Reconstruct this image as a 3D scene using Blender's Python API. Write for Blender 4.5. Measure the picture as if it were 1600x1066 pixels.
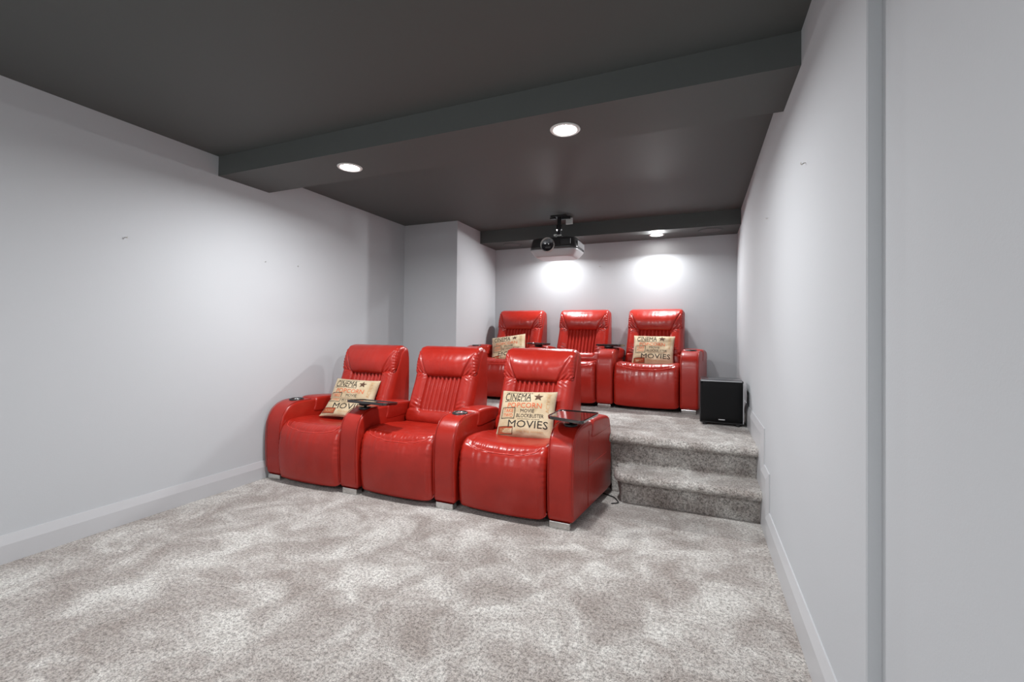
import bpy, bmesh, math, random
from mathutils import Vector, Matrix, noise

random.seed(7)
for o in list(bpy.data.objects): bpy.data.objects.remove(o)
S = bpy.context.scene
COL = S.collection

# ------------------------------------------------------------------ camera
CAM_H = 1.2
YAW, PITCH, ROLL, FPX = 0.3976, 0.0129, 0.0111, 693.12
def cam_axes():
    s, c = math.sin(YAW), math.cos(YAW)
    f = Vector((-s, c, 0)); r = Vector((c, s, 0)); u = Vector((0, 0, 1))
    F = f * math.cos(PITCH) + u * math.sin(PITCH)
    U = -f * math.sin(PITCH) + u * math.cos(PITCH)
    R2 = r * math.cos(ROLL) + U * math.sin(ROLL)
    U2 = -r * math.sin(ROLL) + U * math.cos(ROLL)
    return R2, U2, F
cd = bpy.data.cameras.new('camera'); cam = bpy.data.objects.new('camera', cd); COL.objects.link(cam)
R_, U_, F_ = cam_axes()
M = Matrix((R_, U_, -F_)).transposed().to_4x4(); M.translation = Vector((0, 0, CAM_H))
cam.matrix_world = M
cd.sensor_fit = 'HORIZONTAL'; cd.sensor_width = 36; cd.lens = 36 * FPX / 1600; cd.clip_start = 0.02
cd.shift_y = (511.93 - 533) / 1600
S.camera = cam

# ------------------------------------------------------------------ world, exposure, lamp powers
w = bpy.data.worlds.new('world'); S.world = w; w.use_nodes = True
w.node_tree.nodes['Background'].inputs[0].default_value = (0.8, 0.85, 1, 1)
w.node_tree.nodes['Background'].inputs[1].default_value = 0.05
S.view_settings.view_transform = 'Standard'; S.view_settings.look = 'None'
S.view_settings.gamma = 1; S.view_settings.use_curve_mapping = False
S.view_settings.exposure = 0.38
P_BEAM, P_REAR, P_FRONT, P_FILL = 28, 23, 27, 28     # watts of the recessed lamps and the added dome fill
ROOM = dict(XL=-3.259, XR=0.390, ZC=2.476, ZB=2.332, Y1=2.153, Y2=2.571, YC=4.399, YS=4.975, YR=5.44, XC=-2.535, ZS=2.322, YF=-2.3)
XL, XR, ZC, ZB, Y1, Y2, YC, YS, YR, XC, ZS, YF = [ROOM[k] for k in 'XL XR ZC ZB Y1 Y2 YC YS YR XC ZS YF'.split()]
ZP, Z1 = 0.45, 0.225        # platform and first step heights

# ------------------------------------------------------------------ helpers
def link(name, me, mat=None, parent=None, smooth=False, loc=None):
    o = bpy.data.objects.new(name, me); COL.objects.link(o)
    if mat is not None:
        for m in (mat if isinstance(mat, (list, tuple)) else [mat]):
            me.materials.append(m)
    if smooth:
        me.polygons.foreach_set('use_smooth', [True] * len(me.polygons))
    if parent: o.parent = parent
    if loc is not None: o.location = loc
    return o
def mesh(name, verts, faces):
    me = bpy.data.meshes.new(name); me.from_pydata([tuple(v) for v in verts], [], faces); me.update(); return me
def bm_mesh(name, bm):
    bmesh.ops.recalc_face_normals(bm, faces=bm.faces)
    me = bpy.data.meshes.new(name); bm.to_mesh(me); bm.free(); return me
def box(bm, x0, x1, y0, y1, z0, z1, bev=0.0, seg=2):
    r = bmesh.ops.create_cube(bm, size=1.0)
    for v in r['verts']:
        v.co = Vector(((x0 + x1) / 2 + v.co.x * (x1 - x0), (y0 + y1) / 2 + v.co.y * (y1 - y0), (z0 + z1) / 2 + v.co.z * (z1 - z0)))
    if bev > 0:
        es = set(e for v in r['verts'] for e in v.link_edges)
        bmesh.ops.bevel(bm, geom=list(es), offset=bev, segments=seg, affect='EDGES', profile=0.5)
def cyl(bm, p0, p1, r0, r1=None, seg=24, cap=True):
    p0, p1 = Vector(p0), Vector(p1); d = p1 - p0
    r1 = r0 if r1 is None else r1
    q = d.to_track_quat('Z', 'Y').to_matrix().to_4x4(); q.translation = (p0 + p1) / 2
    bmesh.ops.create_cone(bm, cap_ends=cap, segments=seg, radius1=r0, radius2=r1, depth=d.length, matrix=q)
def tube_mesh(name, pts, r, seg=8, closed=False):
    pts = [Vector(p) for p in pts]; n = len(pts); vs = []; fs = []
    prev = None
    for i, p in enumerate(pts):
        a = pts[(i - 1) % n] if (closed or i) else p; b = pts[(i + 1) % n] if (closed or i < n - 1) else p
        t = (b - a).normalized()
        if prev is None:
            ref = Vector((0, 0, 1)) if abs(t.z) < .9 else Vector((1, 0, 0))
            nrm = t.cross(ref).normalized()
        else:
            nrm = (prev - t * prev.dot(t)).normalized()
        prev = nrm; bn = t.cross(nrm)
        for k in range(seg):
            an = 2 * math.pi * k / seg
            vs.append(p + nrm * math.cos(an) * r + bn * math.sin(an) * r)
    for i in range(n if closed else n - 1):
        j = (i + 1) % n
        for k in range(seg):
            fs.append((i * seg + k, i * seg + (k + 1) % seg, j * seg + (k + 1) % seg, j * seg + k))
    if not closed:
        fs.append(tuple(range(seg))[::-1]); fs.append(tuple((n - 1) * seg + k for k in range(seg)))
    return mesh(name, vs, fs)
def lathe(name, prof, seg=40, axis='z'):
    """prof = [(r, h)...] turned about the z axis; open ends are closed when r = 0"""
    vs, fs = [], []
    for r, h in prof:
        for k in range(seg):
            a = 2 * math.pi * k / seg
            vs.append((r * math.cos(a), r * math.sin(a), h))
    for i in range(len(prof) - 1):
        for k in range(seg):
            fs.append((i * seg + k, i * seg + (k + 1) % seg, (i + 1) * seg + (k + 1) % seg, (i + 1) * seg + k))
    bm = bmesh.new(); me = mesh(name, vs, fs); bm.from_mesh(me)
    bmesh.ops.remove_doubles(bm, verts=bm.verts, dist=1e-5)
    bm.to_mesh(me); bm.free(); return me
def catmull(pts, closed=True, sub=8):
    n = len(pts); out = []
    rng = range(n) if closed else range(n - 1)
    for i in rng:
        p = [Vector(pts[(i + k) % n] if closed else pts[min(max(i + k, 0), n - 1)]) for k in (-1, 0, 1, 2)]
        for s in range(sub):
            t = s / sub
            out.append(0.5 * ((2 * p[1]) + (p[2] - p[0]) * t + (2 * p[0] - 5 * p[1] + 4 * p[2] - p[3]) * t * t + (3 * p[1] - p[0] - 3 * p[2] + p[3]) * t ** 3))
    if not closed: out.append(Vector(pts[-1]))
    return out
def resample(pts, n, closed=True):
    P = [Vector(p) for p in pts] + ([Vector(pts[0])] if closed else [])
    L = [0]
    for a, b in zip(P, P[1:]): L.append(L[-1] + (b - a).length)
    out = []; j = 0; cnt = n if closed else n - 1
    for i in range(n):
        s = L[-1] * i / cnt
        while j < len(L) - 2 and L[j + 1] < s: j += 1
        t = (s - L[j]) / max(1e-9, L[j + 1] - L[j]); out.append(P[j].lerp(P[j + 1], min(t, 1)))
    return out
def puff(name, prof, hw, r, nx, npf, disp=None, shear=None):
    """Upholstered body: closed side profile (y, z) swept over x in [-hw, hw]; its two side edges are rounded with radius r.
    disp(x, y, z) pushes a point outward; shear(x, y, z) returns the moved x."""
    P = resample(prof, npf)
    area = sum(P[i].x * P[(i + 1) % npf].y - P[(i + 1) % npf].x * P[i].y for i in range(npf)) / 2
    sgn = 1 if area > 0 else -1
    N = []
    for i in range(npf):
        t = (P[(i + 1) % npf] - P[i - 1]).normalized(); N.append(Vector((t.y, -t.x)) * sgn)
    xs = []
    ne = 6
    for k in range(ne): a = math.pi / 2 * k / ne; xs.append((-hw + r - r * math.cos(a)))
    inner = [-hw + r + (2 * hw - 2 * r) * k / (nx) for k in range(nx + 1)]
    xs = xs + inner + [-x for x in xs[::-1]]
    vs, fs = [], []
    for x in xs:
        d = hw - abs(x)
        ins = r - math.sqrt(max(0, r * r - (r - d) ** 2)) if d < r else 0
        for i in range(npf):
            y, z = P[i].x, P[i].y
            o = -ins
            if disp: o += disp(x, y, z, N[i])
            yy, zz = y + N[i].x * o, z + N[i].y * o
            vs.append((shear(x, yy, zz) if shear else x, yy, zz))
    m = len(xs)
    for j in range(m - 1):
        for i in range(npf):
            a, b = j * npf + i, j * npf + (i + 1) % npf
            fs.append((a, b, b + npf, a + npf))
    fs.append(tuple(range(npf))[::-1]); fs.append(tuple((m - 1) * npf + i for i in range(npf)))
    me = mesh(name, vs, fs)
    bm = bmesh.new(); bm.from_mesh(me); bmesh.ops.recalc_face_normals(bm, faces=bm.faces); bm.to_mesh(me); bm.free()
    return me
def sstep(a, b, x):
    t = min(1, max(0, (x - a) / (b - a))); return t * t * (3 - 2 * t)
def gau(x, s): return math.exp(-(x / s) ** 2)
def tag(o, label=None, cat=None, group=None, kind=None):
    if label: o['label'] = label
    if cat: o['category'] = cat
    if group: o['group'] = group
    if kind: o['kind'] = kind
    return o
def empty(name, loc, rz=0):
    o = bpy.data.objects.new(name, None); COL.objects.link(o); o.location = loc; o.rotation_euler = (0, 0, rz); o.empty_display_size = .1
    return o
def struct(name, me, mat, label=None, cat=None, smooth=False, loc=None):
    o = link(name, me, mat, smooth=smooth, loc=loc); o['kind'] = 'structure'
    if label: o['label'] = label
    if cat: o['category'] = cat
    return o

# ------------------------------------------------------------------ materials
def mat(name, col, rough=.5, spec=.5, metal=0, coat=0, emis=None, es=0, sheen=0):
    m = bpy.data.materials.new(name); m.use_nodes = True
    b = m.node_tree.nodes['Principled BSDF']
    b.inputs['Base Color'].default_value = (*col, 1); b.inputs['Roughness'].default_value = rough
    b.inputs['Specular IOR Level'].default_value = spec; b.inputs['Metallic'].default_value = metal
    b.inputs['Coat Weight'].default_value = coat; b.inputs['Coat Roughness'].default_value = .12
    if sheen: b.inputs['Sheen Weight'].default_value = sheen
    if emis: b.inputs['Emission Color'].default_value = (*emis, 1); b.inputs['Emission Strength'].default_value = es
    return m
def nodes(m): return m.node_tree.nodes, m.node_tree.links, m.node_tree.nodes['Principled BSDF']
def add_noise(m, scale, detail=4, rough=.6, coord='Object'):
    n, l, b = nodes(m)
    tc = n.new('ShaderNodeTexCoord'); t = n.new('ShaderNodeTexNoise')
    t.inputs['Scale'].default_value = scale; t.inputs['Detail'].default_value = detail; t.inputs['Roughness'].default_value = rough
    l.new(tc.outputs[coord], t.inputs['Vector']); return t
def bump(m, tex_out, strength, dist, chain=None):
    n, l, b = nodes(m); bp = n.new('ShaderNodeBump'); bp.inputs['Strength'].default_value = strength; bp.inputs['Distance'].default_value = dist
    l.new(tex_out, bp.inputs['Height'])
    if chain: l.new(chain.outputs[0], bp.inputs['Normal'])
    l.new(bp.outputs[0], b.inputs['Normal']); return bp
def ramp(m, fac, stops):
    n, l, b = nodes(m); r = n.new('ShaderNodeValToRGB'); e = r.color_ramp.elements
    while len(e) < len(stops): e.new(.5)
    for k, (p, c) in enumerate(stops): e[k].position = p; e[k].color = (*c, 1)
    l.new(fac, r.inputs[0]); return r

def paint(name, col, rough=.55, spec=.3):
    m = mat(name, col, rough, spec); t = add_noise(m, 140, 3); bump(m, t.outputs[0], .12, .002); return m
WALL = paint('grey_wall_paint', (.465, .480, .498), .85, .12)
CEIL = paint('charcoal_ceiling_paint', (.088, .095, .092), .6)
TRIM = mat('trim_paint', (.47, .475, .49), .35)

def carpet_mat():
    m = mat('mottled_grey_carpet', (.5, .47, .44), .95, .15, sheen=.2)
    n, l, b = nodes(m)
    big = add_noise(m, 3.6, 7, .68); big.inputs['Distortion'].default_value = .5
    r1 = ramp(m, big.outputs[0], [(.35, (.295, .255, .23)), (.48, (.395, .36, .335)), (.63, (.60, .58, .55))])
    mid = add_noise(m, 75, 3, .6)
    fine = add_noise(m, 185, 2, .7)
    mm = n.new('ShaderNodeMath'); mm.operation = 'MULTIPLY'; l.new(mid.outputs[0], mm.inputs[0]); l.new(fine.outputs[0], mm.inputs[1])
    r2 = ramp(m, mm.outputs[0], [(.15, (.42, .41, .40)), (.25, (.95, .95, .95)), (.35, (1.35, 1.35, 1.35))])
    mx = n.new('ShaderNodeMix'); mx.data_type = 'RGBA'; mx.blend_type = 'MULTIPLY'; mx.inputs[0].default_value = 1
    l.new(r1.outputs[0], mx.inputs[6]); l.new(r2.outputs[0], mx.inputs[7]); l.new(mx.outputs[2], b.inputs['Base Color'])
    b1 = bump(m, mid.outputs[0], .55, .012); bump(m, fine.outputs[0], .9, .008, b1)
    return m
CARPET = carpet_mat()

def leather():
    m = mat('red_leather', (.50, .03, .02), .32, .42, coat=.08)
    n, l, b = nodes(m)
    t = add_noise(m, 7, 3); r = ramp(m, t.outputs[0], [(.3, (.30, .012, .006)), (.7, (.36, .017, .009))]); l.new(r.outputs[0], b.inputs['Base Color'])
    v = n.new('ShaderNodeTexVoronoi'); v.inputs['Scale'].default_value = 420; tc = n.new('ShaderNodeTexCoord'); l.new(tc.outputs['Object'], v.inputs['Vector'])
    b1 = bump(m, v.outputs[0], .10, .001)
    w2 = add_noise(m, 16, 4, .55); bump(m, w2.outputs[0], .15, .010, b1)
    return m
LEATHER = leather()
PIPING = mat('red_piping', (.62, .05, .035), .3, .6)
CHROME = mat('brushed_chrome', (.62, .63, .62), .22, .5, metal=1)
BLACK = mat('black_plastic', (.012, .012, .013), .35)
TRAYM = mat('glossy_black_tray', (.008, .006, .006), .05, .7, coat=1)
DARKFAB = mat('black_underlining', (.01, .01, .01), .9)
GRILLE = mat('black_grille_cloth', (.006, .006, .0065), .85, .2)
SUBSIDE = mat('satin_black_cabinet', (.02, .021, .024), .25, .5, coat=.3)
SILVER = mat('silver_plastic', (.55, .56, .58), .3, .5, metal=.6)
PROJ = mat('dark_grey_projector_plastic', (.03, .03, .031), .28, .5)
PROJL = mat('pale_grey_projector_vent_and_sheen', (.42, .42, .43), .35, .5)
LENS = mat('lens_glass', (.01, .01, .014), .05, .8, coat=1)
WHITEP = mat('white_plastic', (.75, .75, .73), .4)
LAMP = mat('lit_lamp_lens', (1, 1, 1), .4, emis=(1, .98, .95), es=30)
STEEL = mat('small_steel_hook', (.6, .58, .55), .3, metal=1)
SPKG = mat('painted_speaker_grille', (.10, .10, .10), .7)
def burlap():
    m = mat('beige_burlap', (.62, .50, .36), .95, .1, sheen=.2); n, l, b = nodes(m)
    t = add_noise(m, 9, 4); r = ramp(m, t.outputs[0], [(.3, (.40, .30, .18)), (.55, (.50, .40, .265)), (.8, (.58, .49, .35))]); l.new(r.outputs[0], b.inputs['Base Color'])
    f = add_noise(m, 500, 2); bump(m, f.outputs[0], .5, .002); return m
BURLAP = burlap()
INKB = mat('black_print', (.035, .032, .03), .9, .1); INKO = mat('orange_print', (.62, .14, .06), .9, .1); INKR = mat('brown_print', (.30, .065, .03), .9, .1)
INKD = mat('dark_brown_print', (.09, .05, .035), .9, .1); INKY = mat('faded_tan_print', (.55, .33, .17), .9, .1)

# ------------------------------------------------------------------ room shell
def slab(name, x0, x1, y0, y1, z0, z1, m, label=None, bev=0):
    bm = bmesh.new(); box(bm, x0, x1, y0, y1, z0, z1, bev); return struct(name, bm_mesh(name, bm), m, label)
T = .12; XO = .421                      # outer face of the stepped back right wall
slab('floor', XL - T, XO + T, YF - T, YR + T, -T, 0, CARPET, 'mottled grey carpeted floor')
slab('ceiling', XL - T, XO + T, YF - T, YR + T, ZC, ZC + T, CEIL, 'dark charcoal painted ceiling')
slab('wall_left', XL - T, XL, YF - T, YR + T, 0, ZC, WALL, 'long plain grey wall on the left')
slab('wall_rear', XC - .1, XR + .03, YR, YR + T, 0, ZC, WALL, 'grey wall behind the raised rear row')
slab('wall_front', XL, XO, YF - T, YF, 0, ZC, WALL, 'grey wall behind the viewer')
# right wall, stepping out a little near the viewer
vs = [(XR, YR + T), (XR, 1.378), (XR + .003, 1.374), (XO, 1.374), (XO, YF - T), (XO + T, YF - T), (XO + T, YR + T)]
me = mesh('wall_right', [(x, y, 0) for x, y in vs] + [(x, y, ZC) for x, y in vs], [(i, (i + 1) % 7, (i + 1) % 7 + 7, i + 7) for i in range(7)])
bm = bmesh.new(); bm.from_mesh(me); bmesh.ops.recalc_face_normals(bm, faces=bm.faces); bm.to_mesh(me); bm.free()
struct('wall_right', me, WALL, 'grey wall on the right with a small outward step')
slab('wall_column', XL, XC, YC, YR + T, 0, ZC, WALL, 'boxed out grey corner to the left of the rear row')
slab('ceiling_beam', XL, XR, Y1, Y2, ZB, ZC, CEIL, 'dark boxed beam crossing the ceiling with two recessed lights')
slab('ceiling_bulkhead', XC, XR, YS, YR, ZS, ZC, CEIL, 'dark dropped bulkhead above the rear wall')

# carpet platform with a rolled nose, and the lower step
def step_body(name, x0, x1, yn, yr, yb, z0, z1, th, left_round, label):
    """rolled-nose carpeted step: nose front yn, riser yr, back yb"""
    r = th / 2; prof = [(yr, z0), (yr, z1 - th)]
    for k in range(0, 13):
        a = -math.pi / 2 + math.pi * k / 12
        prof.append((yn + r - r * math.cos(a), z1 - r + r * math.sin(a)))
    prof += [(yb, z1), (yb, z0)]
    # open front portion, dense along x for a lumpy pile
    n = max(24, int((x1 - x0) / .02)); dense = []
    for (a, b) in zip(prof, prof[1:]):
        L = math.hypot(b[0] - a[0], b[1] - a[1]); c = max(1, int(L / .03))
        if L > .8: c = 24
        for k in range(c): dense.append((a[0] + (b[0] - a[0]) * k / c, a[1] + (b[1] - a[1]) * k / c))
    dense.append(prof[-1]); m = len(dense); vs = []; fs = []
    for i in range(n + 1):
        t = i / n; x = x0 + (x1 - x0) * t
        for (y, z) in dense:
            xx, yy, zz = x, y, z
            if left_round:                      # nose wraps round the free left end
                e = (x - x0)
                if y < yr - .001 or z > z1 - th - .001:
                    d = .10
                    if e < d: yy = y + (d - math.sqrt(max(0, d * d - (d - e) ** 2))) * .9 if y < yb - .15 else y
                else:
                    xx = max(x, x0 + .05)
            if z > z0 + .005 and y < yb - .01:
                q = noise.noise(Vector((xx * 9, yy * 9, zz * 9))) * .004
                if z > z1 - .002: zz += q * .5
                else: yy += q
            vs.append((xx, yy, zz))
    for i in range(n):
        for j in range(m - 1):
            a = i * m + j; fs.append((a, a + 1, a + m + 1, a + m))
    fs.append(tuple(range(m))[::-1]); fs.append(tuple(n * m + j for j in range(m)))
    me = mesh(name, vs, fs)
    bm = bmesh.new(); bm.from_mesh(me); bmesh.ops.recalc_face_normals(bm, faces=bm.faces); bm.to_mesh(me); bm.free()
    return struct(name, me, CARPET, label, smooth=True)
step_body('floor_platform', XL, XR, 3.355, 3.448, YR, 0, ZP, .062, False, 'raised carpeted platform carrying the rear row')
step_body('floor_step', -.555, XR, 3.165, 3.262, 3.455, 0, Z1, .066, True, 'low carpeted step in front of the platform')

# baseboards: flat face with a sloped top
def base_prof(bm, pts_out, pts_in, zbot, axis, wall, sign, th=.018, tt=.005):
    pass
def baseboard_straight(name, p0, p1, nrm, z0, h, label, ch=.05):
    p0, p1, nrm = Vector((*p0, 0)), Vector((*p1, 0)), Vector((*nrm, 0))
    prof = [(0, 0), (.018, 0), (.018, h - ch), (.007, h), (0, h)]
    vs = [p + nrm * a + Vector((0, 0, z0 + b)) for p in (p0, p1) for a, b in prof]
    fs = [(i, (i + 1) % 5, (i + 1) % 5 + 5, i + 5) for i in range(5)] + [(0, 1, 2, 3, 4), (9, 8, 7, 6, 5)]
    bm = bmesh.new(); me = mesh(name, vs, fs); bm.from_mesh(me); bmesh.ops.recalc_face_normals(bm, faces=bm.faces); bm.to_mesh(me); bm.free()
    return struct(name, me, TRIM, label)
baseboard_straight('baseboard_left', (XL, YF), (XL, 3.39), (1, 0), 0, .143, 'pale baseboard along the left wall')
baseboard_straight('baseboard_upper', (XL, 3.46), (XL, YC), (1, 0), ZP, .15, 'pale baseboard on the platform along the left wall')
baseboard_straight('baseboard_column', (XL + .02, YC), (XC, YC), (0, -1), ZP, .15, 'pale baseboard along the boxed out corner')
baseboard_straight('baseboard_rear', (XC, YR), (XR - .02, YR), (0, -1), ZP, .15, 'pale baseboard along the rear wall')
def baseboard_stepped():
    H = .168; ch = .045
    out = [(1.375, H), (2.98, H), (2.98, Z1 + H), (3.20, Z1 + H), (3.20, ZP + H), (YR, ZP + H)]
    inn = [(1.375, H - ch), (2.98 + ch, H - ch), (2.98 + ch, Z1 + H - ch), (3.20 + ch, Z1 + H - ch), (3.20 + ch, ZP + H - ch), (YR, ZP + H - ch)]
    xo, xi = XR - .006, XR - .018
    vs = [(xo, y, z) for y, z in out] + [(xi, y, z) for y, z in inn] + [(xi, y, 0) for y, z in inn] + [(XR, y, z) for y, z in out]
    fs = []
    for i in range(5):
        fs.append((i, i + 1, 7 + i, 6 + i)); fs.append((18 + i, 19 + i, i + 1, i))
        if abs(inn[i][0] - inn[i + 1][0]) > 1e-6: fs.append((6 + i, 7 + i, 13 + i, 12 + i))
    fs += [(0, 6, 12, 18)]
    bm = bmesh.new(); me = mesh('baseboard_right', vs, fs); bm.from_mesh(me); bmesh.ops.recalc_face_normals(bm, faces=bm.faces); bm.to_mesh(me); bm.free()
    struct('baseboard_right', me, TRIM, 'pale baseboard stepping up beside the carpeted steps')
baseboard_stepped()

# ------------------------------------------------------------------ recessed lights and ceiling speakers
def recessed(x, y, z, power, label, cone=172, blend=0, r=.062, tilt=0, group='recessed ceiling lights'):
    root = empty('recessed_light', (x, y, z)); tag(root, label, 'ceiling light', group)
    link('trim_ring', lathe('trim_ring', [(r, -.001), (r + .004, -.006), (r + .018, -.005), (r + .022, 0), (r, 0)]), WHITEP, root, True)
    link('lamp_lens', lathe('lamp_lens', [(0, -.002), (r * .6, -.003), (r, -.001)]), LAMP, root, True)
    ld = bpy.data.lights.new('lamp_beam', 'AREA'); ld.energy = power; ld.shape = 'DISK'; ld.size = .10; ld.spread = math.radians(cone)
    ld.color = (.98, .99, 1)
    lo = bpy.data.objects.new('lamp_beam', ld); COL.objects.link(lo); lo.parent = root; lo.location = (0, 0, -.014); lo.rotation_euler = (math.radians(-tilt), 0, 0)
    return root
recessed(-2.222, 2.370, ZB, P_BEAM, 'small lit recessed light in the left part of the ceiling beam')
recessed(-.686, 2.362, ZB, P_BEAM, 'bright lit recessed light in the beam above the right end of the front row')
recessed(-.436, 5.20, ZS, P_REAR, 'lit recessed light in the rear bulkhead, right of the projector', tilt=30)
recessed(-1.61, 5.20, ZS, P_REAR, 'lit recessed light in the rear bulkhead hidden behind the projector', tilt=30)
recessed(-2.222, -1.15, ZC, P_FRONT, 'recessed light in the ceiling behind the viewer, left one')
recessed(-.686, -1.15, ZC, P_FRONT, 'recessed light in the ceiling behind the viewer, right one')
root = empty('added_fill_light', (-1.45, -1.7, ZC)); tag(root, 'added dome-shaped fill light on the ceiling behind the viewer', 'ceiling light')  # unseen fill, added to brighten the beam front and near walls
link('fill_base', lathe('fill_base', [(0, 0), (.15, 0), (.15, -.02), (0, -.02)]), WHITEP, root, True)
link('fill_dome', lathe('fill_dome', [(.14, -.02), (.135, -.05), (.11, -.075), (.06, -.092), (0, -.097)]), LAMP, root, True)
ld = bpy.data.lights.new('fill_bulb', 'POINT'); ld.energy = P_FILL; ld.shadow_soft_size = .06; ld.color = (.98, .99, 1)
lo = bpy.data.objects.new('fill_bulb', ld); COL.objects.link(lo); lo.parent = root; lo.location = (0, 0, -.17)
for x, lab in ((.114, 'round grey speaker grille in the rear bulkhead near the right wall'), (-2.175, 'round grey speaker grille in the rear bulkhead near the boxed out corner')):
    root = empty('ceiling_speaker', (x, 5.165, ZS)); tag(root, lab, 'speaker', 'round speakers in the rear bulkhead')
    link('speaker_grille', lathe('speaker_grille', [(0, -.006), (.06, -.0058), (.105, -.004)]), SPKG, root, True)
    link('speaker_rim', lathe('speaker_rim', [(.105, -.004), (.108, -.007), (.118, -.006), (.122, 0), (.105, 0)]), CEIL, root, True)

# ------------------------------------------------------------------ recliners
AW = .168                                # armrest width
ARM_PTS = [(.06, .045), (.026, .050), (.014, .075), (.007, .15), (.001, .25), (0, .34), (.003, .43), (.014, .503), (.040, .561), (.082, .602), (.138, .625), (.21, .634), (.34, .630), (.55, .61), (.70, .592), (.765, .555), (.795, .48), (.80, .34), (.80, .06), (.79, .045), (.4, .045)]
def wedge(k, side):
    if not k: return None
    return lambda x, y, z: x + side * k * max(0, y) * sstep(-AW / 2, AW / 2, x * side)
def make_arm(parent, xc, k=0, side=1, cup=True):
    P = catmull([Vector((*p, 0)) for p in ARM_PTS], True, 6)
    # keep the corners at the bottom crisp
    arm = link('armrest', puff('armrest', [(p.x, p.y) for p in P], AW / 2, .022, 10, 130, None, wedge(k, side)), LEATHER, parent, True, (xc, 0, 0))
    sh = wedge(k, side) or (lambda x, y, z: x)
    for s in (-1, 1):
        path = []
        for p in P:
            if p.x < .335 and p.y > .085:
                x = s * (AW / 2 - .011)
                path.append((sh(x, p.x, p.y), p.x + (-.002 if p.y < .5 else 0), p.y + (.001 if p.y > .5 else 0)))
        pl = resample(path, 60, False)
        cc = Vector((0, .4, .3))
        pts = [Vector((q.x + s * .001, q.y - .001, q.z + .001)) for q in pl]
        link('piping', tube_mesh('piping', pts, .0026, 6), LEATHER, arm, True)
    # padded lid of the console in the rear half of the arm
    LP = [(.345, .515), (.342, .58), (.350, .622), (.375, .640), (.45, .642), (.58, .632), (.68, .618), (.735, .592), (.752, .55), (.752, .52), (.6, .512)]
    C = catmull([Vector((*p, 0)) for p in LP], True, 6)
    def lidshear(x, y, z): return (sh(x, y, z))
    link('console_lid', puff('console_lid', [(p.x, p.y) for p in C], AW / 2 + .006, .02, 8, 80, lambda x, y, z, n: .006 * (1 - (x / AW * 2) ** 2) if n.y > .3 else 0, lidshear), LEATHER, arm, True)
    if k > .08:                                 # stitched seams on the free outer side
        def sp(y, z): return (side * (AW / 2 + .0006) + side * k * y, y, z)
        link('side_stitching', tube_mesh('side_stitching', [sp(.275, .34), sp(.42, .342), (sp(.55, .343)), sp(.675, .344)], .0016, 6), PIPING, arm, True)
        link('side_seam', tube_mesh('side_seam', [sp(.280, .07), sp(.281, .3), sp(.284, .50), sp(.286, .58)], .0022, 6), LEATHER, arm, True)
    if cup:
        c = link('cup_holder', lathe('cup_holder', [(.034, -.03), (.040, -.02), (.041, .010), (.049, .014), (.057, .008), (.058, -.004)]), BLACK, arm, True, (0, .225, .632))
        link('cup_well', lathe('cup_well', [(0, -.02), (.034, -.02), (.0405, .006)]), CHROME, c, True)
    return arm
def seat_disp(x, y, z, n):
    hw = .3125; a = abs(x) / hw
    o = 0
    front = n.x < .25; top = n.y > .2
    # U-shaped seam across the front edge, higher at the sides
    zs = .418 + .050 * a ** 2.2
    if y < .45 and z > .03:
        d = z - zs if y < .12 else (.05 + (y - .12))
        o -= .006 * gau(d, .0045)
        wr = noise.noise(Vector((x * 9, 3.1, 1.7))) * 1.2
        puck = .6 * math.sin(x * 2 * math.pi / .047 + wr * 5) + .6 * math.sin(x * 2 * math.pi / .031 + 2 + wr * 3)
        msk = .35 + .9 * max(0, noise.noise(Vector((x * 6, 9.2, 5.5))) + .25)
        o += .0028 * msk * puck * gau(d - .016, .016) * (1 - a ** 6)
        o += .0022 * msk * math.sin(x * 2 * math.pi / .062 + wr * 6) * gau(d + .05, .06) * (1 - a ** 6)
        # long soft folds running down the front
        o += .0045 * noise.noise(Vector((x * 11, z * 2.0, 4))) * sstep(.05, .2, z) * (1 - sstep(.40, .46, z))
    if top:
        o += (.030 * a ** 2.2 - .010) * (1 - sstep(.28, .5, y)) * n.y
        o += .0028 * noise.noise(Vector((x * 14, y * 14, 8)))
    if n.x < -.3:
        o += .018 * (1 - a ** 2.5)
    # side puckers
    o += .0035 * math.sin(z * 2 * math.pi / .035) * gau(1 - a, .09) * (1 if (z > .2 and y < .2) else 0)
    return o
SEAT_PTS = [(.035, .040), (.005, .060), (-.012, .13), (-.020, .22), (-.018, .31), (-.004, .385), (.025, .437), (.065, .463), (.12, .474), (.20, .474), (.32, .466), (.45, .458), (.60, .452), (.66, .44), (.67, .30), (.66, .10), (.60, .045), (.3, .040)]
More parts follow.
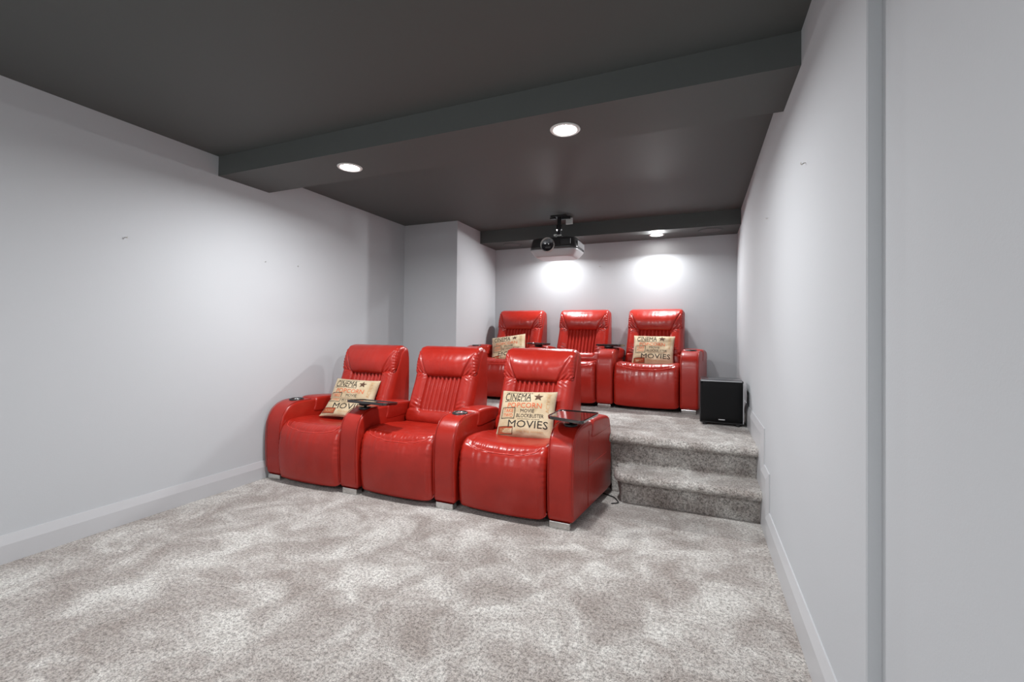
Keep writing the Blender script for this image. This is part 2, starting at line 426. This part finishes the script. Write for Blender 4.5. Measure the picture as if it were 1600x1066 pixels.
def back_disp(x, y, z, n):
    if n.x > -.2: return 0
    a = abs(x); o = 0
    hwp = .160
    panel = (1 - sstep(hwp - .003, hwp + .006, a)) * sstep(.548, .556, z) * (1 - sstep(.86, .88, z))
    # fluted middle panel: eight channels
    u = (x / (2 * hwp / 8)) % 1 - .5
    o += panel * (.025 * (1 - abs(2 * u) ** 1.7) - .010)
    # side bolsters
    b = min(1, max(0, (a - hwp) / (.295 - hwp)))
    if a > hwp and z > .50: o += (1 - sstep(.83, .88, z)) * .040 * math.sqrt(max(0, 1 - (2 * b - .95) ** 2)) * sstep(.48, .60, z) * .95 if b < .97 else 0
    o -= .010 * gau(a - hwp - .002, .004) * sstep(.55, .56, z)
    # lower pad
    if z < .553: o += .030 * math.sqrt(max(0, 1 - ((z - .50) / .056) ** 2)) * (1 - .3 * (a / .3) ** 4)
    o -= .006 * gau(z - .553, .004)
    # creases radiating from the lower corners of the bolsters and under the headrest
    if a > hwp:
        o += .0045 * math.sin((z - .35 * a) * 2 * math.pi / .032) * gau(z - .60, .045) * gau(a - .20, .05)
        o += .0045 * math.sin((z + .5 * a) * 2 * math.pi / .026) * gau(z - .825, .03) * gau(a - .22, .06)
    o += .002 * noise.noise(Vector((x * 16, z * 16, 2)))
    return o
BACK_PTS = [(.62, .43), (.565, .435), (.530, .455), (.528, .49), (.545, .53), (.578, .61), (.615, .70), (.655, .79), (.690, .88), (.725, .96), (.757, 1.03), (.790, 1.068), (.835, 1.074), (.875, 1.05), (.892, .98), (.897, .85), (.897, .62), (.885, .50), (.83, .455), (.72, .445)]
def head_disp(x, y, z, n):
    a = abs(x); o = 0
    if n.x < .3 and z < 1.08:
        # diagonal seams from the lower inner corners to the upper outer ones
        t = (z - .83) / .215; xs = .172 + .098 * max(0, min(1.1, t)) ** 1.15
        d = a - xs
        vis = 1 - sstep(1.02, 1.06, z)
        o -= .014 * gau(d, .0055) * vis
        if d > 0: o += .004 * math.sin((z * .8 - a) * 2 * math.pi / .034) * gau(z - .865, .035); o -= .012 * sstep(0, .05, d) * vis
        else: o += .014 * (1 - (a / max(.05, xs)) ** 4) * math.sin(math.pi * min(1, max(0, t)))
        o += .0005 * math.sin(x * 2 * math.pi / .05 + 4 * noise.noise(Vector((x * 8, 0, 0)))) * gau(z - .94, .09)
    # gathered leather along the outer edge
    o += .003 * math.sin(z * 2 * math.pi / .028) * gau(.289 - a, .02)
    o += .0015 * noise.noise(Vector((x * 15, z * 15, 6)))
    return o
HEAD_PTS = [(.715, .838), (.668, .830), (.645, .842), (.638, .875), (.643, .93), (.660, .985), (.692, 1.035), (.735, 1.072), (.785, 1.086), (.825, 1.082), (.840, 1.05), (.80, .98), (.765, .90)]
def crv(pts, sub=7): return [(p.x, p.y) for p in catmull([Vector((*q, 0)) for q in pts], True, sub)]
PROTO = {}
def foot_mesh():
    bm = bmesh.new(); box(bm, -.066, .066, .018, .075, 0, .042, .003)
    return bm_mesh('foot', bm)
def build_proto():
    root = empty('recliner', (0, 0, 0))
    link('seat_cushion', puff('seat_cushion', crv(SEAT_PTS), .3125, .045, 110, 200, seat_disp), LEATHER, root, True)
    seat = root.children[0]; me = seat.data; npf = 200; pts = []
    for j in range(6, len(me.vertices) // npf - 6):
        best = None
        for i in range(npf):
            c = me.vertices[j * npf + i].co; a = abs(c.x) / .3125
            if c.z < .30 or c.y > .30: continue
            if a < .80: e = abs(c.z - (.418 + .050 * a ** 2.2)) if c.y < .10 else 9
            else: e = abs(c.y - (.02 + (a - .80) * .9)) + (0 if c.z > .40 else 9)
            if best is None or e < best[0]: best = (e, c.copy())
        pts.append(best[1] + Vector((0, -.0012, .0012)))
    sm = [sum((pts[max(0, min(len(pts) - 1, k + q))] for q in (-3, -2, -1, 0, 1, 2, 3)), Vector()) / 7 for k in range(len(pts))]
    link('seat_seam', tube_mesh('seat_seam', sm, .0022, 6), PIPING, seat, True)
    link('backrest', puff('backrest', crv(BACK_PTS), .302, .040, 124, 200, back_disp), LEATHER, root, True)
    link('headrest', puff('headrest', crv(HEAD_PTS), .294, .034, 100, 130, head_disp), LEATHER, root, True)
    bm = bmesh.new(); box(bm, -.30, .30, .10, .78, .012, .10); link('base_frame', bm_mesh('base_frame', bm), DARKFAB, root)
    for ch in root.children:
        if ch.name.split('.')[0] in ('backrest', 'headrest'): ch.scale = (1, 1, .992)
    link('foot', foot_mesh(), CHROME, root, False, (.40, 0, 0)); f = link('foot', bpy.data.meshes.get('foot'), None, root, False, (.40, .70, 0))
    return root
def copy_tree(o, parent=None):
    c = o.copy(); COL.objects.link(c)
    if parent: c.parent = parent
    for ch in o.children: copy_tree(ch, c)
    return c
def round_poly(pts, r, n=6):
    out = []; m = len(pts)
    for i in range(m):
        p, a, b = Vector(pts[i]), Vector(pts[i - 1]), Vector(pts[(i + 1) % m])
        u, v = (a - p).normalized(), (b - p).normalized()
        s, e = p + u * r, p + v * r
        for k in range(n + 1):
            t = k / n; out.append(s * (1 - t) ** 2 + p * 2 * t * (1 - t) + e * t * t)
    return out
def make_tray(parent, poly, z, pivot, tilt=0):
    """flat swivel tray with a thin raised lip on a post plugged into the cup holder; local coordinates"""
    P = round_poly(poly, .035); c = sum(P, Vector((0, 0))) / len(P); n = len(P)
    def ring(s, zz): return [(c.x + (p.x - c.x) * s, c.y + (p.y - c.y) * s, zz - tilt * ((p.y - c.y) * s)) for p in P]
    rings = [ring(.93, z - .020), ring(.985, z - .018), ring(1, z - .004), ring(.995, z + .001), ring(.965, z + .001), ring(.95, z - .004)]
    vs = [v for r in rings for v in r]; fs = []
    for j in range(len(rings) - 1):
        for i in range(n):
            fs.append((j * n + i, j * n + (i + 1) % n, (j + 1) * n + (i + 1) % n, (j + 1) * n + i))
    fs.append(tuple(range(n))[::-1]); fs.append(tuple((len(rings) - 1) * n + i for i in range(n)))
    me = mesh('tray_table', vs, fs); bm = bmesh.new(); bm.from_mesh(me); bmesh.ops.recalc_face_normals(bm, faces=bm.faces); bm.to_mesh(me); bm.free()
    t = link('tray_table', me, TRAYM, parent); t['label'] = 'glossy black swivel tray table'
    bm = bmesh.new(); px, py = pivot
    cyl(bm, (px, py, .605), (px, py, z - .018), .011); cyl(bm, (px, py, z - .040), (px, py, z - .016), .040, .055)
    cyl(bm, (px, py, .606), (px, py, .622), .050, .042)
    link('tray_post', bm_mesh('tray_post', bm), BLACK, t, True)
    return t

proto = build_proto()
FRONT = [(-2.768, 2.555), (-1.985, 2.600), (-1.181, 2.634)]
REAR = [(-2.080, 4.525), (-1.280, 4.525), (-.480, 4.53)]
WHERE_F = ['red leather recliner at the left end of the front row, next to the left wall', 'red leather recliner in the middle of the front row, without a pillow', 'red leather recliner at the right end of the front row, nearest the carpeted steps']
WHERE_R = ['red leather recliner at the left end of the raised rear row', 'red leather recliner in the middle of the raised rear row, without a pillow', 'red leather recliner at the right end of the raised rear row, beside the black subwoofer']
chairs = []
first = True
for row, (spots, zz, labs, grp) in enumerate(((FRONT, 0, WHERE_F, 'red recliners in the front row'), (REAR, ZP, WHERE_R, 'red recliners in the raised rear row'))):
    for i, (x, y) in enumerate(spots):
        r = proto if first else copy_tree(proto)
        chairs.append((r, x, y, zz, labs[i], grp, i, row)); first = False
arm_cache = {}
def arm_for(root, xc, k, side, cup):
    key = (k, side, cup)
    if key not in arm_cache:
        arm_cache[key] = make_arm(root, xc, k, side, cup); arm_cache[key].scale = (1, 1, .972); return arm_cache[key]
    c = copy_tree(arm_cache[key], root); c.location = (xc, 0, 0); return c
for (r, x, y, zz, lab, grp, i, row) in chairs:
    r.location = (x, y, zz); r.rotation_euler = (0, 0, ((0, 0, -.02), (0, -.02, -.045))[row][i])
    if row == 1: r.scale = (1, 1, .968)
    tag(r, lab, 'recliner', grp)
    if row == 0: cups = {0: False, 1: True, 2: False}[i]
    else: cups = {0: False, 1: False, 2: True}[i]
    pr = (.390, .398)[i] if row == 0 and i < 2 else .400
    arm_for(r, pr if i < 2 else .403, (0.092 if row == 0 else .06) if i == 2 else 0, 1, cups)
    if i == 0:
        la = -.380 if row == 0 else -.370
        arm_for(r, la, 0.012 if row == 0 else 0, -1, True)
        fm = bpy.data.meshes.get('foot')
        link('foot', fm, None, r, False, (la, 0, 0)); link('foot', fm, None, r, False, (la, .70, 0))
# swivel trays
def tray_world(idx, poly, z, pivot, tilt=0):
    r, x, y, zz = chairs[idx][:4]
    Mi = Matrix.Rotation(-r.rotation_euler.z, 2)
    make_tray(r, [tuple(Mi @ Vector((px - x, py - y))) for px, py in poly], z, tuple(Mi @ Vector((pivot[0] - x, pivot[1] - y))), tilt)
tray_world(0, [(-2.465, 2.62), (-2.07, 2.60), (-2.08, 2.77), (-2.43, 2.78)], .676, (-2.36, 2.72), .095)
tray_world(2, [(-.879, 2.672), (-.631, 2.592), (-.600, 2.942), (-.873, 2.945)], .682, (-.755, 2.80))
tray_world(3, [(-1.87, 4.88), (-1.62, 4.70), (-1.53, 4.80), (-1.80, 5.00)], .662, (-1.69, 4.82))
tray_world(4, [(-1.04, 4.82), (-.76, 4.72), (-.72, 4.88), (-.98, 4.98)], .662, (-.885, 4.80))

# ------------------------------------------------------------------ cushions with cinema print
def text_tris(body, w, h, cx, cy, rot=0, xscale=None):
    cu = bpy.data.curves.new('t', 'FONT'); cu.body = body; cu.size = 1; cu.resolution_u = 2
    o = bpy.data.objects.new('t', cu); COL.objects.link(o)
    bpy.context.view_layer.update()
    me = bpy.data.meshes.new_from_object(o.evaluated_get(bpy.context.evaluated_depsgraph_get()))
    bm = bmesh.new(); bm.from_mesh(me); bmesh.ops.triangulate(bm, faces=bm.faces)
    xs = [v.co.x for v in bm.verts]; ys = [v.co.y for v in bm.verts]
    x0, x1, y0, y1 = min(xs), max(xs), min(ys), max(ys)
    ca, sa = math.cos(rot), math.sin(rot)
    for v in bm.verts:
        a = (v.co.x - (x0 + x1) / 2) / (x1 - x0) * w; b = (v.co.y - (y0 + y1) / 2) / (y1 - y0) * h
        v.co = Vector((cx + a * ca - b * sa, cy + a * sa + b * ca, 0))
    for _ in range(2):
        long_ = [e for e in bm.edges if e.calc_length() > .05]
        if not long_: break
        bmesh.ops.subdivide_edges(bm, edges=long_, cuts=1); bmesh.ops.triangulate(bm, faces=bm.faces)
    bm.verts.index_update()
    V = [(v.co.x, v.co.y) for v in bm.verts]; F = [tuple(v.index for v in f.verts) for f in bm.faces]
    bm.free(); bpy.data.objects.remove(o); bpy.data.curves.remove(cu); bpy.data.meshes.remove(me)
    return V, F
def rect_strip(x0, x1, y0, y1):
    n = max(1, int(max(abs(x1 - x0), abs(y1 - y0)) / .06)); V, F = [], []
    horiz = abs(x1 - x0) > abs(y1 - y0)
    for k in range(n + 1):
        t = k / n
        if horiz: V += [(x0 + (x1 - x0) * t, y0), (x0 + (x1 - x0) * t, y1)]
        else: V += [(x1, y0 + (y1 - y0) * t), (x0, y0 + (y1 - y0) * t)]
    for k in range(n): F.append((2 * k, 2 * k + 2, 2 * k + 3, 2 * k + 1))
    return V, F
def frame(x0, x1, y0, y1, t):
    return [rect_strip(x0, x1, y0, y0 + t), rect_strip(x0, x1, y1 - t, y1), rect_strip(x0, x0 + t, y0, y1), rect_strip(x1 - t, x1, y0, y1)]
def prints():
    L = []                                          # (verts2d, faces, material index) in units of half-size, x and y in [-1, 1]
    def add(vf, m): L.append((vf[0], vf[1], m))
    add(text_tris('CINEMA', 1.0, .34, -.33, .66), 1)
    for k in range(13):
        x = -.80 + k * .078
        add(rect_strip(x, x + .05, .845, .875), 1); add(rect_strip(x - .02, x + .03, .445, .475), 1)
    star = [(.42 + (.185 if k % 2 == 0 else .075) * math.sin(k * math.pi / 5), .66 + (.185 if k % 2 == 0 else .075) * math.cos(k * math.pi / 5)) for k in range(10)]
    add(([(.42, .66)] + star, [(0, 1 + (k + 1) % 10, 1 + k) for k in range(10)]), 4)
    add(text_tris('POPCORN', 1.26, .21, -.05, .28), 2)
    add(text_tris('ACTION', .80, .13, .80, .42, math.pi / 2), 5)
    for s in frame(-.88, -.36, -.28, .18, .022): add(s, 1)
    add(text_tris('TAKE', .38, .15, -.62, .05), 2); add(text_tris('TWO', .38, .15, -.62, -.15), 2)
    add(text_tris('MOVIE', .50, .14, .08, .06), 1)
    add(text_tris('BLOCKBUSTER', .98, .15, .20, -.14), 1)
    add(text_tris('NOW SHOWING AT THE THEATER', .80, .045, .16, -.285), 1)
    add(text_tris('MOVIES', 1.42, .30, .16, -.49), 1)
    add(rect_strip(-.92, -.38, -.90, -.62), 3)
    for s in frame(-.94, -.36, -.92, -.60, .02): add(s, 4)
    add(text_tris('TICKET', .40, .13, -.65, -.76), 5)
    add(text_tris('the big screen', .95, .12, .25, -.78), 5)
    return L
PRINTS = prints()
def pillow_mesh(seed, W=.215, T=.058, fold=0, H=.190):
    n = 44; vs, fs = [], []
    def pos(u, v, side):
        # soft edges, pinched between the corners
        px = u * W * (1 - .045 * (1 - v * v) ** 1.0 * abs(u) ** 3); py = v * H * (1 - .045 * (1 - u * u) * abs(v) ** 3)
        t = T * (max(0, (1 - u ** 4) * (1 - v ** 4))) ** .62
        q = noise.noise(Vector((u * 2.2 + seed, v * 2.2, seed * 3))) * .010 + noise.noise(Vector((u * 5 + seed, v * 5, seed))) * .004
        t += q * (1 - u ** 6) * (1 - v ** 6)
        z = side * t
        # optional crease that bends the lower left corner forward
        if fold:
            d = -v - .05
            if d > 0: z += fold * d * d - fold * .25 * gau(d, .12)
        return (px, py, z)
    for side in (1, -1):
        for i in range(n + 1):
            for j in range(n + 1):
                vs.append(pos(-1 + 2 * i / n, -1 + 2 * j / n, side))
    m = (n + 1) ** 2; mats = []
    for s in (0, 1):
        for i in range(n):
            for j in range(n):
                a = s * m + i * (n + 1) + j; q = (a, a + n + 1, a + n + 2, a + 1); fs.append(q if s == 0 else q[::-1]); mats.append(0)
    for V, F, mi in PRINTS:
        b = len(vs)
        for (u, v) in V:
            p = pos(u * .97, v * .97, 1); vs.append((p[0], p[1], p[2] + (.0022 if mi != 5 else .0028)))
        for f in F: fs.append(tuple(b + k for k in f)); mats.append(mi)
    me = mesh('throw_pillow', vs, fs)
    for mm in (BURLAP, INKB, INKO, INKR, INKD, INKY): me.materials.append(mm)
    me.polygons.foreach_set('material_index', mats); me.polygons.foreach_set('use_smooth', [True] * len(me.polygons))
    bm = bmesh.new(); bm.from_mesh(me); bmesh.ops.remove_doubles(bm, verts=[v for v in bm.verts if abs(v.co.z) < 1e-4], dist=1e-5); bm.to_mesh(me); bm.free()
    return me
def pillow(loc, lean, roll, turn, seed, label, fold=0, W=.215):
    o = link('throw_pillow', pillow_mesh(seed, W, fold=fold), None)
    # local: x right, y up, z toward the viewer
    base = Matrix.Rotation(math.pi / 2, 4, 'X')
    o.matrix_world = Matrix.Translation(loc) @ Matrix.Rotation(turn, 4, 'Z') @ Matrix.Rotation(-lean, 4, 'X') @ base @ Matrix.Rotation(roll, 4, 'Z')
    tag(o, label, 'pillow', 'cinema print pillows on the recliners'); return o
pillow((-2.765, 3.020, .612), .55, -.03, .20, 1.3, 'beige cinema print pillow on the left recliner of the front row, partly behind a tray', .06)
pillow((-1.160, 3.060, .600), .55, .03, .06, 4.1, 'beige cinema print pillow on the right recliner of the front row')
pillow((-2.125, 4.96, ZP + .555), .55, .17, .10, 7.7, 'beige cinema print pillow tilted on the left recliner of the rear row', .03)
pillow((-.445, 4.98, ZP + .575), .55, -.01, 0, 9.2, 'beige cinema print pillow on the right recliner of the rear row')

# ------------------------------------------------------------------ subwoofer
def subwoofer():
    x0, x1, yf, yb, h = .014, .345, 4.05, 4.39, .378
    root = empty('subwoofer', ((x0 + x1) / 2, yf, ZP), 0); tag(root, 'black subwoofer speaker box on the platform beside the right wall', 'subwoofer')
    W = (x1 - x0) / 2
    bm = bmesh.new(); box(bm, -W, W, .03, yb - yf, .018, h, .012, 3); link('cabinet', bm_mesh('cabinet', bm), SUBSIDE, root, True)
    # gently bowed cloth front
    n = 14; vs, fs = [], []
    for i in range(n + 1):
        u = -1 + 2 * i / n
        for j in range(n + 1):
            v = j / n; e = (1 - u ** 6) * (1 - (2 * v - 1) ** 8)
            vs.append((u * (W - .008), .03 - .028 * e ** .5, .03 + v * (h - .045)))
    for i in range(n):
        for j in range(n):
            a = i * (n + 1) + j; fs.append((a, a + n + 1, a + n + 2, a + 1))
    g = link('front_grille', mesh('front_grille', vs, fs), GRILLE, root, True)
    bm = bmesh.new(); box(bm, -.022, .026, .0, .003, .052, .060, .001); link('logo_badge', bm_mesh('logo_badge', bm), SILVER, g)
    bm = bmesh.new(); box(bm, -W + .012, W - .012, .018, .032, h - .010, h - .004, .001); link('strip_and_glint', bm_mesh('strip_and_glint', bm), SILVER, root)
    bm = bmesh.new(); box(bm, W - .005, W + .001, .012, .036, .03, h - .02, .001); link('strip_and_glint', bm_mesh('strip_and_glint', bm), SILVER, root)  # right-hand strip stands in for the bright reflection on the cabinet side
    for sx in (-1, 1):
        for yy in (.05, .32):
            bm = bmesh.new(); cyl(bm, (sx * (W - .04), yy, 0), (sx * (W - .04), yy, .02), .018); link('foot', bm_mesh('foot_sub', bm), BLACK, root)
subwoofer()

# ------------------------------------------------------------------ projector and its mount
def projector():
    cx, yf, zc = -1.412, 4.39, 2.108
    root = empty('projector', (cx, yf, zc)); tag(root, 'dark grey projector with a ringed lens hanging from the ceiling', 'projector')
    hw, dep, hh = .262, .42, .098
    def shell(name, z0, z1, m, b0, inset0, inset1):
        """rounded-rectangle plan, with the plan shrinking from z0 (inset0) to z1 (inset1)"""
        def plan(ins):
            P = round_poly([(-hw + ins, ins * .8), (hw - ins, ins * .8), (hw - ins, dep - ins), (-hw + ins, dep - ins)], .085, 10)
            return [(p.x, p.y + .022 * (p.x / hw) ** 2 * (1 if p.y < dep / 2 else 0)) for p in P]
        zs = 8; vs = []; fs = []
        for k in range(zs + 1):
            t = k / zs; ins = inset0 + (inset1 - inset0) * t
            vs += [(x, y, z0 + (z1 - z0) * (math.sin(t * math.pi / 2) if inset1 > inset0 else 1 - math.cos(t * math.pi / 2))) for x, y in plan(ins)]
        n = len(vs) // (zs + 1)
        for k in range(zs):
            for i in range(n): fs.append((k * n + i, k * n + (i + 1) % n, (k + 1) * n + (i + 1) % n, (k + 1) * n + i))
        fs.append(tuple(range(n))[::-1]); fs.append(tuple(zs * n + i for i in range(n)))
        me = mesh(name, vs, fs); bm = bmesh.new(); bm.from_mesh(me); bmesh.ops.recalc_face_normals(bm, faces=bm.faces); bm.to_mesh(me); bm.free()
        for p in me.polygons: p.use_smooth = len(p.vertices) == 4
        return link(name, me, m, root)
    shell('upper_housing', -.022, hh, PROJ, 0, 0, .03)
    low = shell('lower_housing', -.098, -.022, PROJL, 0, .075, .002)  # pale colour stands in for reflections on the glossy dark underside
    lr = link('lens_ring', lathe('lens_ring', [(.066, .02), (.067, -.003), (.070, -.006), (.074, -.003), (.074, .03)]), WHITEP, root, True, (-.040, .012, .018))
    lr.rotation_euler = (-math.pi / 2, 0, 0); lr.scale = (1, 1, -1)
    lg = link('lens', lathe('lens', [(0, -.004), (.03, -.002), (.055, .004), (.067, .008)]), LENS, lr, True)
    bm = bmesh.new(); box(bm, .10, .205, -.004, .01, .012, .072, .004); link('vent_grille', bm_mesh('vent_grille', bm), BLACK, root)
    bm = bmesh.new()
    for k in range(9): box(bm, hw - .006, hw + .002, .09 + k * .03, .105 + k * .03, .0, .06)
    link('vent_grille', bm_mesh('vent_side', bm), PROJL, root)
    # mount
    mt = empty('projector_mount', (-1.397, 4.618, ZC)); tag(mt, 'black metal ceiling mount holding the projector', 'mount')
    bm = bmesh.new(); box(bm, -.085, .085, -.05, .05, -.014, 0, .003); box(bm, .03, .13, -.03, -.01, -.045, -.014, .002); box(bm, -.10, -.04, -.02, .02, -.028, -.012, .002)
    link('ceiling_plate', bm_mesh('ceiling_plate', bm), BLACK, mt)
    top = zc + hh - ZC
    bm = bmesh.new(); cyl(bm, (0, 0, -.01), (0, 0, top + .03), .022); cyl(bm, (0, 0, -.10), (0, 0, -.15), .032); box(bm, -.035, .035, -.035, .035, top + .03, top + .055, .004)
    link('drop_pole', bm_mesh('drop_pole', bm), BLACK, mt)
    bm = bmesh.new()
    for a in range(4):
        an = math.pi / 4 + a * math.pi / 2
        cyl(bm, (0, 0, top + .035), (.13 * math.cos(an), .12 * math.sin(an), top - .004), .007, seg=10)
    link('arm_bracket', bm_mesh('arm_bracket', bm), BLACK, mt)
    pts = [Vector((.032 + .005 * math.sin(k), -.052 + .018 * math.sin(2 * math.pi * k / 20), top + .05)) + Vector((-.035 + .035 * math.cos(2 * math.pi * k / 20), 0, .008 * math.sin(4 * math.pi * k / 20))) for k in range(20)]
    o = link('projector_cable', tube_mesh('projector_cable', [p + Vector((-1.397, 4.618, ZC)) for p in pts], .006, 8, True), WHITEP, None, True)
    tag(o, 'loop of white cable tied around the foot of the projector mount', 'cable')
    bm = bmesh.new(); box(bm, .04, .115, -.012, .012, -.075, -.006, .004); wo = link('ceiling_socket', bm_mesh('ceiling_socket', bm), WHITEP, None, False, (-1.385, 4.70, ZC))
    tag(wo, 'small white power socket on the ceiling behind the projector mount', 'socket')
projector()

# ------------------------------------------------------------------ small things on the walls, power cord
def hook(p, nrm, label, s=1.0):
    s *= .5
    """small screw-in hook: shank out of the wall, then a bent-up tip"""
    n = Vector(nrm); p = Vector(p); up = Vector((0, 0, 1))
    pts = [p - n * .004, p + n * .010 * s, p + n * .018 * s - up * .006 * s, p + n * .024 * s - up * .004 * s, p + n * .025 * s + up * .006 * s]
    o = link('wall_hook', tube_mesh('wall_hook', [q - p for q in catmull(pts, False, 5)], .0032 * s, 8), STEEL, None, True, p)
    tag(o, label, 'hook', 'small metal hooks left in the walls')
hook((XL, 1.590, 1.765), (1, 0, 0), 'small metal hook in the left wall, nearest the viewer', 1.5)
hook((XL, 2.545, 1.761), (1, 0, 0), 'small metal hook in the left wall, middle one of three')
hook((XL, 2.864, 1.771), (1, 0, 0), 'small metal hook in the left wall, farthest of three from the viewer')
hook((XR, 2.065, 1.889), (-1, 0, 0), 'small metal hook in the right wall, higher and nearer the viewer', 1.3)
hook((XR, 3.10, 1.922), (-1, 0, 0), 'small metal hook in the right wall, farther from the viewer')
hook((-1.124, YR, 2.036), (0, -1, 0), 'small dark hook in the rear wall, right of the projector', 1.8)
o = link('power_cord', tube_mesh('power_cord', catmull([Vector(p) for p in ((-.66, 3.36, .006), (-.60, 3.33, .006), (-.56, 3.30, .008), (-.53, 3.25, .006), (-.52, 3.21, .006), (-.56, 3.18, .006))], False, 6), .004, 8), BLACK, None, True)
tag(o, 'short black power cord on the carpet between the front row and the step', 'cord')
